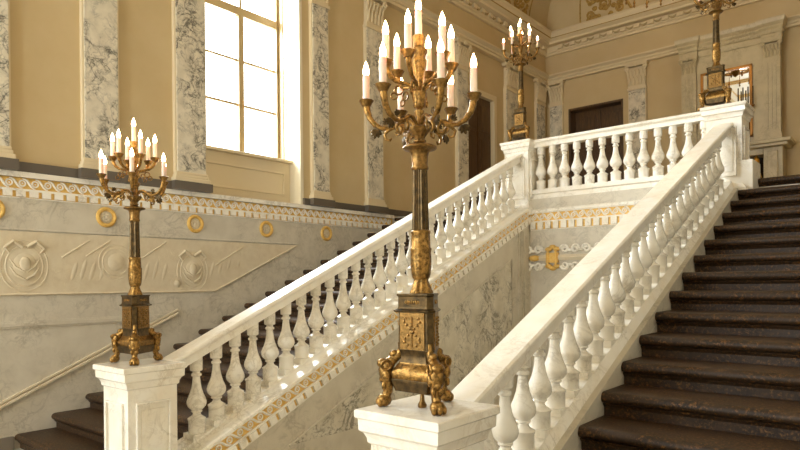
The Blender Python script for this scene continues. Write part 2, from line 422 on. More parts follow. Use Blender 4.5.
# relief panel
rp = MB()
rp.prism([(XW, -.8, -.09), (XW, 4.76, -.09), (XW, 6.2, .585), (XW, -.8, .585)], (-.005, 0, 0), (.012, 0, 0))
rel = rp.build('relief_panel', M_RELIEF, smooth=0)
tag(rel, 'long sand-coloured carved relief panel with slanted end on the left stair wall', 'relief panel')
fr = MB()
fr.tube([(XW + .012, -.8, -.08), (XW + .012, 4.75, -.08), (XW + .012, 6.15, .575)], .014, 6); fr.build('edge_moulding', M_RELIEF, rel)
R_ = lambda y, z, o=.004: (XW + .001 + o, y, z)
def oval(m, y, z, a, b, t, n=22, ph=0, arc=2 * PI):
    pts = [R_(y + a * math.cos(ph + arc * i / n), z + b * math.sin(ph + arc * i / n), .006) for i in range(n + (arc < 6))]
    m.tube(pts, t * .8, 6, closed=arc > 6)
for y, z, a, b in ((2.45, .22, .23, .27), (3.42, .28, .2, .2), (4.42, .18, .22, .26), (4.2, .02, .085, .085), (1.2, .2, .23, .27)):
    q = MB(); q.ball(R_(y, z, -.004), .026, a * 1.04, b * 1.04, 24, 8)
    oval(q, y, z, a, b, .014); oval(q, y, z, a * .78, b * .78, .016)
    q.ball(R_(y, z, .0), .034, a * .62, b * .62, 16, 8)
    if a > .21:
        q.ball(R_(y, z + .02, .026), .022, .06, .08, 12, 8)
        for sx in (-1, 1):
            q.tube([R_(y + sx * .02, z + .2, .02), R_(y + sx * .11, z + .26, .02), R_(y + sx * .19, z + .19, .02), R_(y + sx * .15, z + .14, .02)], [.02, .022, .016, .008], 6)
            for zz in (-.06, -.14): q.tube([R_(y + sx * .01, z + zz, .03), R_(y + sx * .09, z + zz + .05, .022), R_(y + sx * .14, z + zz + .13, .014)], [.012, .014, .006], 6)
    q.build('cartouche', M_RELIEF, rel)
for y, z, dy, dz in ((2.82, .32, .3, .2), (3.08, .34, .28, .19), (3.75, .34, .3, .2), (4.75, .26, .44, .26)):
    MB().tube([R_(y, z, .008), R_(y + dy, z + dz, .008)], .011, 6).build('banner_staff', M_RELIEF, rel)
for k in range(11):
    y = (2.9, 3.0, 3.1, 3.22, 3.74, 3.86, 3.98, 4.66, 4.78, 4.92, 5.08)[k]
    top = .40 if k % 2 else .36; bot = -.02 + max(0, y - 4.55) * .46
    MB().ball(R_(y + .05, (top + bot) / 2, -.006), .022, .042, (top - bot) / 2, 12, 10, Matrix.Rotation(-.28, 3, 'X')).build('drapery_fold', M_RELIEF, rel)
cr = MB()
for k in range(90):
    y = random.uniform(2.2, 4.9); z = random.uniform(-.05, .2)
    if random.random() < .35: y = random.uniform(2.75, 5.6); z = random.uniform(.34, .5)
    a = random.uniform(0, 6.3); oval(cr, y, z, random.uniform(.02, .05), random.uniform(.015, .045), .008, 8, a, 4.2)
tag(cr.build('carved_foliage', M_RELIEF, rel), kind='stuff')
# gilt medallions
gr = 'gilt ring medallions under the wall frieze'
for i, (y, lab) in enumerate(((2.157, 'round gilt-ringed medallion half cut by the left edge of the photo'), (3.313, 'round gilt-ringed medallion beside the leftmost candelabrum'),
          (4.467, 'round gilt-ringed medallion right of the leftmost candelabrum under the window'), (5.61, 'round gilt-ringed medallion third from the left under the window'),
          (6.787, 'oval-looking gilt-ringed medallion nearest the rising left stair rail'))):
    m = MB(); m.tube([(XW + .008, y + .096 * math.cos(t), .8 + .096 * math.sin(t)) for t in [2 * PI * j / 28 for j in range(28)]], .024, 8, closed=True)
    o = tag(m.build('medallion', M_GOLDP), lab, 'medallion', gr)
    q = MB(); q.lathe([(0, .08), (.006, .078)], n=24); q.xf(Matrix(((0, 0, 1, XW), (0, 1, 0, y), (1, 0, 0, .8), (0, 0, 0, 1))))
    for j in range(8): q.ball((XW + .008, y + .042 * math.cos(PI * j / 4), .8 + .042 * math.sin(PI * j / 4)), .016, .022, .022, 8, 5)
    q.ball((XW + .012, y, .8), .02, .024, .024, 8, 5)
    q.build('rosette', M_RELIEF, o)

# ---- windows
def window(name, y0, y1):
    xg = -7.8; f = MB(); ym = (y0 + y1) / 2 + .1
    f.box(xg - .06, xg + .14, y0, y0 + .07, 1.9, WZ1).box(xg - .06, xg + .06, y1 - .07, y1, 1.9, WZ1).box(xg + .06, xg + .16, y1 - .03, y1 + .012, 1.9, WZ1)
    f.box(xg - .06, xg + .06, y0, y1, WZ1 - .07, WZ1).box(xg - .06, xg + .06, y0, y1, 1.9, 1.98)
    f.box(xg - .05, xg + .05, y0, y1, 4.0, 4.12)
    f.box(xg - .05, xg + .05, ym - .045, ym + .045, 1.9, 4.0); f.box(xg - .04, xg + .04, ym - .02, ym + .02, 4.1, WZ1)
    fo = struct(f.build(name, M_FRAME, smooth=0, bev=.008))
    b = MB()
    for z in (2.675, 3.335): b.box(xg - .015, xg + .02, y0, y1, z - .014, z + .014)
    b.build('glazing_bar', M_FRAME, fo, smooth=0)
    MB().box(xg - .006, xg + .0, y0 + .02, y1 - .02, 1.95, WZ1 - .02).build('pane', M_GLASS, fo, smooth=0)
    MB().tube([(xg + .06, ym, 2.72), (xg + .085, ym, 2.72), (xg + .085, ym, 2.62)], .012, 8).build('window_latch', M_GILT, fo)
    rv = MB()      # white reveal linings
    rv.box(-7.74, XW + .012, y1 - .012, y1 + .05, 1.2, WZ1).box(-7.74, XW + .012, y0 - .05, y0 + .012, 1.2, WZ1).box(-7.74, XW + .01, y0, y1, WZ1 - .012, WZ1 + .05)
    rv.box(-7.62, -7.58, y1 - .025, y1, 1.95, WZ1).box(-7.50, -7.46, y1 - .022, y1, 1.95, WZ1)
    rv.build('reveal', M_WHITEP, fo, smooth=0, bev=.005)
    ap = MB().box(-7.9, -7.52, y0, y1, 1.2, 1.86)
    ap.prism([(-7.76, y0, 1.86), (-7.44, y0, 1.86), (-7.44, y0, 1.90), (-7.76, y0, 1.975)], (0, 0, 0), (0, y1 - y0, 0))
    for (a, b_, c, d) in ((y0 + .12, y1 - .12, 1.36, 1.39), (y0 + .12, y1 - .12, 1.68, 1.71), (y0 + .12, y0 + .15, 1.36, 1.71), (y1 - .15, y1 - .12, 1.36, 1.71)):
        ap.box(-7.53, -7.495, a, b_, c, d)
    ap.build('apron_panel', M_CREAM, fo, smooth=0, bev=.006)
    return fo
window('window_1', *WIN)
window('window_2', *WIN2)
for i, (a, b) in enumerate(FW):
    f = MB(); y0 = YF - .2
    f.box(a, a + .08, y0 - .05, y0 + .05, -.5, 4.6).box(b - .08, b, y0 - .05, y0 + .05, -.5, 4.6).box((a + b) / 2 - .04, (a + b) / 2 + .04, y0 - .05, y0 + .05, -.5, 4.6)
    for z in (-.46, .6, 1.7, 2.8, 3.9, 4.56): f.box(a, b, y0 - .04, y0 + .04, z - .04, z + .04)
    fo = struct(f.build('window_%d' % (i + 3), M_FRAME, smooth=0))
    MB().box(a, b, y0 - .004, y0, -.5, 4.6).build('pane', M_GLASS, fo, smooth=0)

# ---- doors
def door_leaf(m, p, w0, w1, z0, z1, xf):
    q = MB(); q.box(w0, w1, 0, .05, z0, z1)
    wm = (w0 + w1) / 2
    for a, b in ((w0 + .08, wm - .05), (wm + .05, w1 - .08)):
        for c, d in ((z0 + .15, z0 + .85), (z0 + .95, z0 + 1.95), (z0 + 2.05, z1 - .12)):
            q.box(a, b, .05, .062, c, d); q.box(a + .05, b - .05, .062, .078, c + .05, d - .05)
    q.box(wm - .02, wm + .02, .05, .075, z0, z1)
    q.xf(xf); return q
f = MB()
f.box(XW - .3, XW + .03, DOOR1[0] - .09, DOOR1[0] + .02, ZL, DOOR1[2] + .1).box(XW - .3, XW + .03, DOOR1[1] - .02, DOOR1[1] + .09, ZL, DOOR1[2] + .1).box(XW - .3, XW + .03, DOOR1[0], DOOR1[1], DOOR1[2] - .02, DOOR1[2] + .1)
d1 = struct(f.build('door_1', M_CREAM, smooth=0, bev=.008))
door_leaf(None, None, DOOR1[0] + .02, DOOR1[1] - .02, ZL, DOOR1[2] - .02, Matrix(((0, 1, 0, XW - .12), (1, 0, 0, 0), (0, 0, 1, 0), (0, 0, 0, 1)))).build('door_leaf', M_WOOD, d1, smooth=0, bev=.006)
f = MB()
f.box(DOOR2[0], DOOR2[0] + .05, YB - .01, YB + .3, ZL, DOOR2[2]).box(DOOR2[1] - .05, DOOR2[1], YB - .01, YB + .3, ZL, DOOR2[2]).box(DOOR2[0], DOOR2[1], YB - .01, YB + .3, DOOR2[2] - .05, DOOR2[2])
d2 = struct(f.build('door_2', M_WOOD, smooth=0, bev=.006))
door_leaf(None, None, DOOR2[0] + .05, DOOR2[1] - .05, ZL, DOOR2[2] - .05, Matrix(((1, 0, 0, 0), (0, -1, 0, YB + .33), (0, 0, 1, 0), (0, 0, 0, 1)))).build('door_leaf', M_WOOD, d2, smooth=0, bev=.006)

# ---- well walls
H0 = 2.56
wl = MB(); X0, X1 = -4.652, XWL - .012
wl.loft([[(x, 2.49, ZF), (x, 8.2, ZF), (x, 8.2, S * 8.2 - H0), (x, 2.49, S * 2.49 - H0)] for x in (X0, X1)])
ww = struct(wl.build('wall_well_left', M_DADO, smooth=0))
pn = MB()
hp = 3.04
yq = (ZF + .25 + hp) / S
pn.prism([(X1, yq, ZF + .25), (X1, 7.53, S * 7.53 - hp), (X1, 7.53, ZF + .25)], (-.005, 0, 0), (.004, 0, 0))
pn.build('veined_panel', M_PANEL, ww, smooth=0)
bd = MB(); bd.tube([(X1 + .004, yq, ZF + .25), (X1 + .004, 7.53, S * 7.53 - hp), (X1 + .004, 7.53, ZF + .25)], .012, 6); bd.build('panel_moulding', M_DADO, ww)
fs = MB()
for y in (7.72, 7.77, 7.82, 7.87): fs.box(X1 - .01, X1 + .014, y, y + .028, ZF, .72)
fs.build('reeded_strip', M_DADO, ww, smooth=0, bev=.006)
wb = MB().box(-4.7, -1.66, YWB + .0, 8.3, ZF, 1.18)
struct(wb.build('wall_well_back', M_DADO, smooth=0))
lf = MB()       # moulded fascia above the landing frieze, carrying the balustrade
prof = [(.0, .985), (.03, .99), (.03, 1.01), (-.01, 1.04), (-.04, 1.08), (-.05, 1.2), (-.05, 1.25), (-.03, 1.265), (-.03, 1.318), (-.29, 1.318), (-.29, .985)]
lf.loft([[(x, YWB - o, z) for o, z in prof] for x in (XWL - .02, -1.66)])
struct(lf.build('trim_9', M_WHITE, smooth=25))
wr = MB(); X0r, X1r = -2.0, -1.64
wr.loft([[(x, 2.49, ZF), (x, 8.2, ZF), (x, 8.2, S * 8.2 - HST - .07), (x, 2.49, S * 2.49 - HST - .07)] for x in (X0r, X1r)])
struct(wr.build('wall_stair_right', M_DADO, smooth=0))
# stucco bracket ornament on the well's end wall
orn = MB(); zc = .335; xc = -4.0
od = lambda x, z, o=.02: (x, YWB - o, z)
orn.box(-4.35, -2.4, YWB - .03, YWB, zc - .04, zc + .04); orn.box(-4.35, -2.4, YWB - .045, YWB, zc - .012, zc + .012)
orn_root = orn.build('wall_ornament', M_RELIEF, smooth=0, bev=.006)
tag(orn_root, 'white and gilt stucco scroll ornament on the end wall under the landing', 'wall ornament')
def curl(m, x, z, r, dirx, dirz, t, turns=1.4, X=None, o=.02):
    pts = []; n = int(16 * turns)
    for i in range(n):
        a = 2 * PI * turns * i / (n - 1); rr = r * (1 - .75 * i / (n - 1))
        pts.append(od(x + dirx * rr * math.cos(a), z + dirz * rr * math.sin(a), o))
    m.tube(pts, [t * (1 - .5 * i / (n - 1)) for i in range(n)], 6)
wc, gc = MB(), MB()
for sz in (-1, 1):
    for i, x in enumerate((-4.38, -4.22, -3.82, -3.66, -3.5, -3.34, -3.15, -2.95)):
        curl(wc, x, zc + sz * .115, .06, 1 if i % 2 else -1, sz, .024)
        wc.ball(od(x + .07, zc + sz * .1, .015), .04, .02, .022, 8, 5)
    b_ = MB()
    for x in (-4.06, -4.0, -3.94): b_.ball(od(x, zc + sz * (.15 if x == -4.0 else .12), .02), .055, .032, .033, 10, 6)
    b_.build('gilt_palmette', M_GOLDP, orn_root)
    b_ = MB(); curl(b_, -3.28, zc + sz * .1, .05, 1, sz, .014); b_.build('gilt_scroll', M_GOLDP, orn_root)
gc.box(-4.09, -3.91, YWB - .05, YWB, zc - .07, zc + .07)
gc.tube([od(-4.06, zc - .1, .05), od(-4.06, zc + .1, .05)], .018, 8).tube([od(-3.94, zc - .1, .05), od(-3.94, zc + .1, .05)], .018, 8)
MB().ball(od(-4.28, zc, .03), .09, .035, .045, 10, 6).build('gilt_bud', M_GOLDP, orn_root)
wc.build('stucco_leaves', M_WHITE, orn_root); gc.build('gilt_knot', M_GOLDP, orn_root)

# ---- stairs
def step_mb(x0, x1, y, z, deep):
    p = [(y + .045, z - .165), (y + .045, z - .105), (y + .03, z - .09), (y + .022, z - .078)]
    for i in range(9):
        a = -PI / 2 - PI * i / 8
        p.append((y + .036 + .042 * math.cos(a), z - .037 + .037 * math.sin(a)))
    p += [(y + deep, z), (y + deep, z - .165)]
    n = 2
    return MB().loft([[(x0 + (x1 - x0) * i / (n - 1), a, b) for a, b in p] for i in range(n)])
def flight(label, x0, x1, yf, z0, n):
    root = thing('staircase', label, 'staircase', ((x0 + x1) / 2, yf(1), ZF), 'twin stair flights')
    inv = Matrix.Translation(-root.location)
    for k in range(1, n + 1):
        m = step_mb(x0, x1, yf(k), z0 + .16 * k, .40 if k < n else .3)
        if k == 1: m.v = [(a, b, max(c, ZF + .001)) for a, b, c in m.v]
        m.xf(inv).build('step', M_STEP, root, smooth=40)
    u = MB(); ps = []
    for k in range(1, n + 1): ps += [(yf(k) + .06, z0 + .16 * (k - 1)), (yf(k) + .06, z0 + .16 * k - .1)]
    ps += [(yf(n) + .3, z0 + .16 * n - .1), (yf(n) + .3, ZF + .002), (yf(1) + .06, ZF + .002)]; ps[0] = (yf(1) + .06, ZF + .003)
    u.loft([[(x, a, b) for a, b in ps] for x in (x0 + .02, x1 - .02)]); u.xf(inv).build('substructure', M_DADO, root, smooth=0)
    return root
flight('dark brown stone stair flight rising along the left wall behind the left balustrade', XW, -4.655, yl, -1.700, 18)
flight('wide dark brown stone stair flight filling the lower right of the photo', -1.637, XR, yr, -1.690, 18)

# ---- balusters, rails, strings
BP = [  # fraction of height, radius
 (0, .062), (.18, .062), (.195, .067), (.212, .067), (.222, .058), (.245, .038), (.265, .030), (.285, .030), (.294, .041), (.308, .043), (.318, .038), (.335, .050), (.365, .066), (.40, .073), (.43, .0735),
      (.47, .067), (.53, .052), (.60, .039), (.68, .031), (.755, .027), (.765, .037), (.782, .039), (.795, .036), (.802, .028), (.825, .028), (.835, .044), (.85, .047), (1.0, .047)]
def baluster_mesh(h, drop, rise, k=1.0):
    m = MB(); m.lathe([(0, .062 * k)] + [(f * h, r * k) for f, r in BP] + [(h + rise, .047 * k)], n=20)
    m.box(-.072 * k, .072 * k, -.072 * k, .072 * k, -drop, .014)
    return m.mesh('baluster', M_WHITE, 40)
me_left = baluster_mesh(.620, .075, .03, 1.07); me_right = baluster_mesh(.587, .075, .03, 1.03); me_flat = baluster_mesh(.627, .01, .012, 1.08)
def balustrade_rake(label, xc, H, n, y1, sp_, HST, me_b, yend):
    zb = S * 2.5 - HST
    root = thing('balustrade', label, 'balustrade', (xc, 2.5, zb), 'white marble balustrades')
    inv = Matrix.Translation(-root.location)
    pr = [(-.0995, -.012), (-.088, 0), (.088, 0), (.0995, -.012), (.0995, -.032), (.088, -.045), (.074, -.052), (.068, -.07), (.068, -.118), (-.068, -.118), (-.068, -.07), (-.074, -.052), (-.088, -.045), (-.0995, -.032)]
    r = MB().loft([[(xc + a, y, S * y - H + b) for a, b in pr] for y in (2.47, yend)])
    r.xf(inv).build('handrail', M_RAIL, root, smooth=30)
    sx = XWL + .012 - XBL                                # reach of the moulded side
    if xc == XBL:
        sp = [(-.108, -HST - .085), (-.108, -HST), (.082, -HST), (.086, -HST - .015), (.11, -HST - .028), (.15, -HST - .034), (sx - .006, -HST - .042), (sx + .006, -HST - .055), (sx + .006, -HST - .078), (sx - .005, -HST - .085)]
    else:
        sp = [(-sx, -HST - .19), (-sx, -HST - .165), (-.14, -HST - .1), (-.1, -HST - .06), (-.084, -HST - .03), (-.08, -HST), (.076, -HST), (.10, -HST - .045), (.112, -HST - .075), (.157, -HST - .19)]
    s_ = MB().loft([[(xc + a, y, S * y + b) for a, b in sp] for y in (2.47, 8.04)])
    s_.xf(inv).build('string', M_WHITE, root, smooth=30)
    ys = [2.515] + [y1 + sp_ * i for i in range(n)]
    for y in ys:
        link('baluster', me_b, root, Vector((xc, y, S * y - HST)) - root.location)
    return root
balustrade_rake('white marble balustrade climbing beside the left flight, seen from the well', XBL, HL, 28, 2.785, .1865, 2.45, me_left, 8.02)
balustrade_rake('white marble balustrade climbing beside the right flight, next to the dark steps', XBR, HR, 25, 2.81, .2035, HST, me_right, 8.02)
lb = thing('balustrade', 'white marble balustrade running level across the upper landing edge', 'balustrade', (-3.17, YN, 1.318), 'white marble balustrades')
pr = [(-.0995, -.012), (-.088, 0), (.088, 0), (.0995, -.012), (.0995, -.032), (.088, -.045), (.074, -.052), (.068, -.07), (.068, -.108), (-.068, -.108), (-.068, -.07), (-.074, -.052), (-.088, -.045), (-.0995, -.032)]
MB().loft([[(x + 3.17, a, 2.048 - 1.318 + b) for a, b in pr] for x in (-4.36, -1.99)]).build('handrail', M_RAIL, lb, smooth=30)
for i in range(13): link('baluster', me_flat, lb, (-4.25 + .183 * i + 3.17, 0, 0))

# ---- pedestals and newels
def capped_block(name, label, cat, group, c, ztop, zbot, sh=.19, cap=.245):
    root = thing(name, label, cat, (c[0], c[1], zbot), group); h = ztop - zbot
    cp = [(cap, h), (cap, h - .036), (cap - .012, h - .046), (cap - .014, h - .098), (sh + .024, h - .112), (sh + .014, h - .135), (sh + .012, h - .155), (sh, h - .165)]
    sq = lambda r, z: [(-r, -r, z), (r, -r, z), (r, r, z), (-r, r, z)]
    MB().loft([sq(cap - .006, h)] + [sq(cap, h - .006)] + [sq(r, z) for r, z in cp[1:]]).build('cap', M_CAP, root, smooth=25)
    MB().loft([sq(sh + .0, .10), sq(sh, h - .16)]).build('shaft', M_WHITE, root, smooth=0)
    MB().loft([sq(sh + .045, 0), sq(sh + .045, .10), sq(sh + .03, .12), sq(sh + .01, .14), sq(sh, .16)]).build('base', M_WHITE, root, smooth=25)
    fm = MB(); z0, z1 = .26, h - .28; w = sh * .62; t = .016
    for k in range(4):
        q = MB()
        q.box(-w - t, w + t, sh - .004, sh + .02, z0 - t, z0).box(-w - t, w + t, sh - .004, sh + .02, z1, z1 + t)
        q.box(-w - t, -w, sh - .004, sh + .02, z0, z1).box(w, w + t, sh - .004, sh + .02, z0, z1)
        q.box(-w * .8, w * .8, sh - .004, sh + .006, z0 + .04, z1 - .04)
        fm.merge(q.xf(Matrix.Rotation(k * PI / 2, 4, 'Z')))
    fm.build('panel_frame', M_WHITE, root, smooth=0, bev=.004)
    return root
capped_block('pedestal', 'white marble pedestal at the foot of the left balustrade under the leftmost candelabrum', 'pedestal', 'stair foot pedestals', (XBL, YP), ZCAP, ZF)
capped_block('pedestal', 'white marble pedestal in the foreground under the large front candelabrum', 'pedestal', 'stair foot pedestals', (XBR, YP), ZCAP, ZF)
capped_block('newel_post', 'white marble newel at the top of the left balustrade', 'newel post', 'landing newels', (XBL, YN), ZNEW, .96)
nw = capped_block('newel_post', 'cream marble newel at the top of the right balustrade by the steps', 'newel post', 'landing newels', (XBR, YN), ZNEW, .96)
MB().box(-.15, .30, -.191, .235, -.30, .42).build('plinth_block', M_WHITE, nw, smooth=0, bev=.01)

# ---- candelabrum
def polar(r, a, z): return (r * math.cos(a), r * math.sin(a), z)
A0 = math.radians(-30); A1 = math.radians(-9)
def tri(rho, ch, z):
    pts = []
    for k in range(3):
        a = A0 + k * 2 * PI / 3; c = Vector(polar(rho, a, z)); t = Vector((-math.sin(a), math.cos(a), 0))
        c = c * ((rho - ch) / rho); c.z = z
        pts += [c - t * ch * 1.3, c + t * ch * 1.3]
    return pts
def make_candelabrum(name, label):
    root = thing(name, label, 'candelabrum', (0, 0, 0), 'gilt bronze candelabra with electric candles')
    for k in range(3):                   # scroll legs with paw feet
        a = A0 + k * 2 * PI / 3; ca, sa = math.cos(a), math.sin(a)
        Q = Matrix(((ca, -sa, 0, 0), (sa, ca, 0, 0), (0, 0, 1, 0), (0, 0, 0, 1)))
        f = MB()
        f.tube([(.094, 0, .31), (.088, 0, .30), (.086, 0, .275), (.1, 0, .245), (.125, 0, .225), (.148, 0, .205), (.158, 0, .175), (.155, 0, .14), (.146, 0, .105), (.148, 0, .075), (.158, 0, .05)],
               [.012, .016, .016, .018, .023, .029, .033, .030, .022, .020, .021], 10)
        f.ball((.166, 0, .032), .033, .034, .032, 12, 8)
        for t in (-.022, 0, .022):
            f.ball((.188 - abs(t) * .4, t, .022), .017, .0135, .022, 8, 6)
        f.ball((.172, 0, .206), .026, .03, .024, 10, 6)
        for sg in (-1, 1):
            f.tube([(.15 + .022 * math.cos(u), sg * .028, .20 + .022 * math.sin(u)) for u in [2 * PI * i / 10 for i in range(10)]], .007, 6, closed=True)
            f.ball((.15, sg * .026, .15), .02, .014, .03, 8, 6)
            f.ball((.163, sg * .016, .1), .012, .012, .022, 8, 6)
        for z in (.25, .13, .16, .185): f.ball((.165 if z < .2 else .12, 0, z), .024, .02, .02, 8, 5)
        f.xf(Q @ Matrix.Diagonal((1.1, 1.06, 1, 1))).build('foot', M_GILT, root, smooth=60)
    MB().loft([tri(.146, .022, .080), tri(.166, .024, .126), tri(.166, .024, .138)]).build('base_slab', M_DARKB, root, smooth=0, bev=.003)
    MB().loft([tri(r, r * .13, z) for z, r in ((.138, .156), (.15, .163), (.168, .162), (.188, .149), (.205, .130), (.215, .121))]).build('gadroon', M_GILT, root, smooth=50)
    MB().loft([tri(r, r * .13, z) for z, r in ((.215, .122), (.228, .113), (.245, .110), (.262, .114), (.274, .122))]).build('base_neck', M_DARKB, root, smooth=50)
    MB().lathe([(.0, .020), (.012, .022), (.03, .012), (.082, .008)], n=12).build('centre_foot', M_DARKG, root)
    MB().loft([tri(.120, .012, .27), tri(.117, .012, .455)]).build('pedestal_core', M_DARKB, root, smooth=0)
    for k in range(3):
        a = A0 + PI / 3 + k * 2 * PI / 3; d = .0668
        c = Vector(polar(d + .0015, a, .362)); nrm = Vector(polar(1, a, 0)); t = Vector((-math.sin(a), math.cos(a), 0))
        p = MB(); p.obox(c, t * .072, nrm * .004, (0, 0, .086))
        for i in range(9):                                     # raised arabesque
            z = -.065 + i * .0155; w = .026 + .02 * math.sin(i * 1.1)
            for sg in (-1, 1): p.ball(c + nrm * .004 + t * (sg * w) + Vector((0, 0, z)), .0085, .0085, .0075, 6, 4)
            p.ball(c + nrm * .005 + Vector((0, 0, z)), .006, .006, .009, 6, 4)
        p.build('panel', M_DARKG, root, smooth=40)
    MB().loft([tri(r, .013, z) for z, r in ((.446, .117), (.450, .140), (.458, .145), (.466, .124), (.476, .121), (.522, .121), (.527, .128), (.536, .128))]).build('pedestal_cornice', M_DARKB, root, smooth=0, bev=.002)
    for k in range(3):
        a = A0 + PI / 3 + k * 2 * PI / 3; c = Vector(polar(.0695, a, .497)); t = Vector((-math.sin(a), math.cos(a), 0))
        p = MB()
        for i in range(-3, 4): p.ball(c + t * (i * .0125), .006, .006, .008 if i % 2 else .011, 6, 4)
        p.build('cornice_ornament', M_GILT, root)
    MB().lathe([(.534, .055), (.542, .058), (.552, .052), (.575, .042), (.592, .036), (.6, .034), (.607, .037)], n=36, flute=9, depth=.16).build('leaf_collar', M_GILT, root, smooth=60)
    MB().lathe([(.604, .036), (.612, .042), (.63, .046), (.66, .0495), (.70, .0505), (.735, .049), (.74, .051), (.748, .051), (.752, .0465), (.79, .0455), (.815, .044), (.82, .047), (.828, .047), (.834, .041)], n=36, flute=12, depth=.06).build('vase', M_GILT, root, smooth=50)
    MB().lathe([(.83, .0405), (1.0, .0365), (1.12, .0345)], n=72, flute=18, depth=.10).build('fluted_shaft', M_DARKB, root, smooth=50)
    MB().lathe([(1.115, .036), (1.12, .040), (1.13, .041), (1.137, .037), (1.18, .039), (1.2, .044), (1.209, .056), (1.213, .075), (1.218, .081), (1.225, .080), (1.230, .072), (1.234, .036), (1.244, .024)], n=36).build('capital', M_DARKG, root, smooth=50)
    MB().lathe([(1.242, .024), (1.250, .031), (1.256, .031), (1.261, .023), (1.272, .027), (1.29, .042), (1.305, .054), (1.315, .057), (1.32, .045), (1.322, .01)], n=40, flute=10, depth=.14).build('hub', M_DARKG, root, smooth=60)
    MB().lathe([(1.315, .010), (1.34, .012), (1.37, .018), (1.388, .023), (1.396, .023), (1.400, .014), (1.405, .013), (1.41, .026), (1.42, .029), (1.45, .032), (1.475, .038), (1.481, .038), (1.484, .028), (1.488, .016),
                (1.53, .022), (1.57, .028), (1.61, .035), (1.635, .037), (1.645, .03), (1.655, .033), (1.672, .040), (1.684, .041), (1.69, .03), (1.70, .025), (1.72, .026), (1.742, .029), (1.748, .029), (1.75, .02), (1.75, .005)], n=32, flute=8, depth=.12).build('stem', M_GILT, root, smooth=60)
    def arm(a, path, rad, cupz, cupr, extra):
        ca, sa = math.cos(a), math.sin(a); Q = Matrix(((ca, -sa, 0, 0), (sa, ca, 0, 0), (0, 0, 1, 0), (0, 0, 0, 1)))
        m = MB(); m.tube([(r, 0, z) for r, z in path], rad, 10); extra(m)
        o = m.xf(Q).build('arm', M_GILT, root, smooth=60)
        r = path[-1][0]
        MB().lathe([(cupz - .026, .020), (cupz - .018, .024), (cupz - .008, .029), (cupz, .035), (cupz + .005, .037), (cupz + .008, .031), (cupz + .006, .02), (cupz + .01, .018)], (r * ca, r * sa, 0), 20, 10, .1).build('candle_cup', M_DARKG, o, smooth=60)
        return o, Q
    def leaf(m, r, z, s, tilt=0):
        for i in range(5):
            u = -1.0 + i * .5; L_ = s * (1.0 - .25 * abs(u))
            d = Vector((math.sin(u + tilt), 0, -math.cos(u + tilt)))
            m.ball(Vector((r, 0, z)) + d * L_ * .5, s * .2, s * .16, L_ * .55, 6, 4, Matrix.Rotation(-(u + tilt), 3, 'Y'))
    from_lo = [(.02, 1.312), (.03, 1.338), (.052, 1.358), (.08, 1.358), (.11, 1.338), (.145, 1.322), (.18, 1.322), (.215, 1.342), (.24, 1.375), (.252, 1.412), (.256, 1.45)]
    rad_lo = [.009, .009, .0095, .0095, .0095, .010, .011, .013, .015, .017, .018]
    from_hi = [(.02, 1.478), (.03, 1.500), (.05, 1.518), (.08, 1.524), (.110, 1.530), (.136, 1.55), (.152, 1.58), (.158, 1.612)]
    rad_hi = [.008, .008, .009, .009, .010, .012, .014, .016]
    def ex_lo(m):
        m.tube([(.12, 0, 1.325), (.15, 0, 1.312), (.168, 0, 1.292), (.16, 0, 1.268), (.142, 0, 1.263), (.134, 0, 1.276)], [.009, .009, .008, .007, .006, .005], 7)
        m.tube([(.10, 0, 1.34), (.085, 0, 1.315), (.092, 0, 1.292), (.11, 0, 1.287), (.116, 0, 1.302)], [.007, .007, .006, .005, .004], 7)
    def ex_hi(m):
        for (r, z, q) in ((.098, 1.488, .02), (.12, 1.46, .015)):
            m.tube([(r + q * math.cos(u), 0, z + q * math.sin(u)) for u in [2 * PI * i / 12 for i in range(12)]], .0045, 6, closed=True)
    for k in range(6):
        o, Q = arm(A0 + k * PI / 3, from_lo, rad_lo, 1.455, .034, ex_lo)
        
        for la in ((.205, 1.318, .045, .3), (.128, 1.345, .035, -.4), (.155, 1.345, .03, 2.6)):
            m = MB(); leaf(m, *la); m.xf(Q).build('leaf_ornament', M_DARKB, o)
    for k in range(6): arm(A1 + k * PI / 3, from_hi, rad_hi, 1.619, .032, ex_hi)
    cm = MB().lathe([(0, .0165), (.118, .0165), (.122, .012)], n=16).mesh('candle', M_WAX, 40)
    bm_ = MB().lathe([(.0, .008), (.004, .0115), (.014, .0148), (.026, .015), (.04, .0125), (.052, .0085), (.062, .0045), (.072, .0008)], n=12).mesh('bulb', M_BULB, 60)
    spots = [(0, 0, 1.748)] + [polar(.256, A0 + k * PI / 3, 1.459) for k in range(6)] + [polar(.158, A1 + k * PI / 3, 1.623) for k in range(6)]
    for p in spots:
        c = link('candle', cm, root, p)
        link('bulb', bm_, c, (0, 0, .118))
    return root
cand = make_candelabrum('candelabrum', 'largest gilt bronze candelabrum, on the foreground marble pedestal')
for i, (x, y, z, s, lab) in enumerate(((-1.816, 2.297, ZCAP, 1.0, None), (XBL - .050, 2.305, ZCAP, .962, 'gilt bronze candelabrum on the left stair-foot pedestal before the carved wall'),
        (XBL - .02, YN, ZNEW, .96, 'small distant candelabrum on the newel atop the left balustrade'), (XBR - .12, YN + .02, ZNEW, .975, 'candelabrum on the right newel, its candles cut off by the top of the photo'))):
    o = cand if i == 0 else copy_tree(cand)
    o.location = (x, y, z); o.scale = (s, s, s)
    if lab: o['label'] = lab

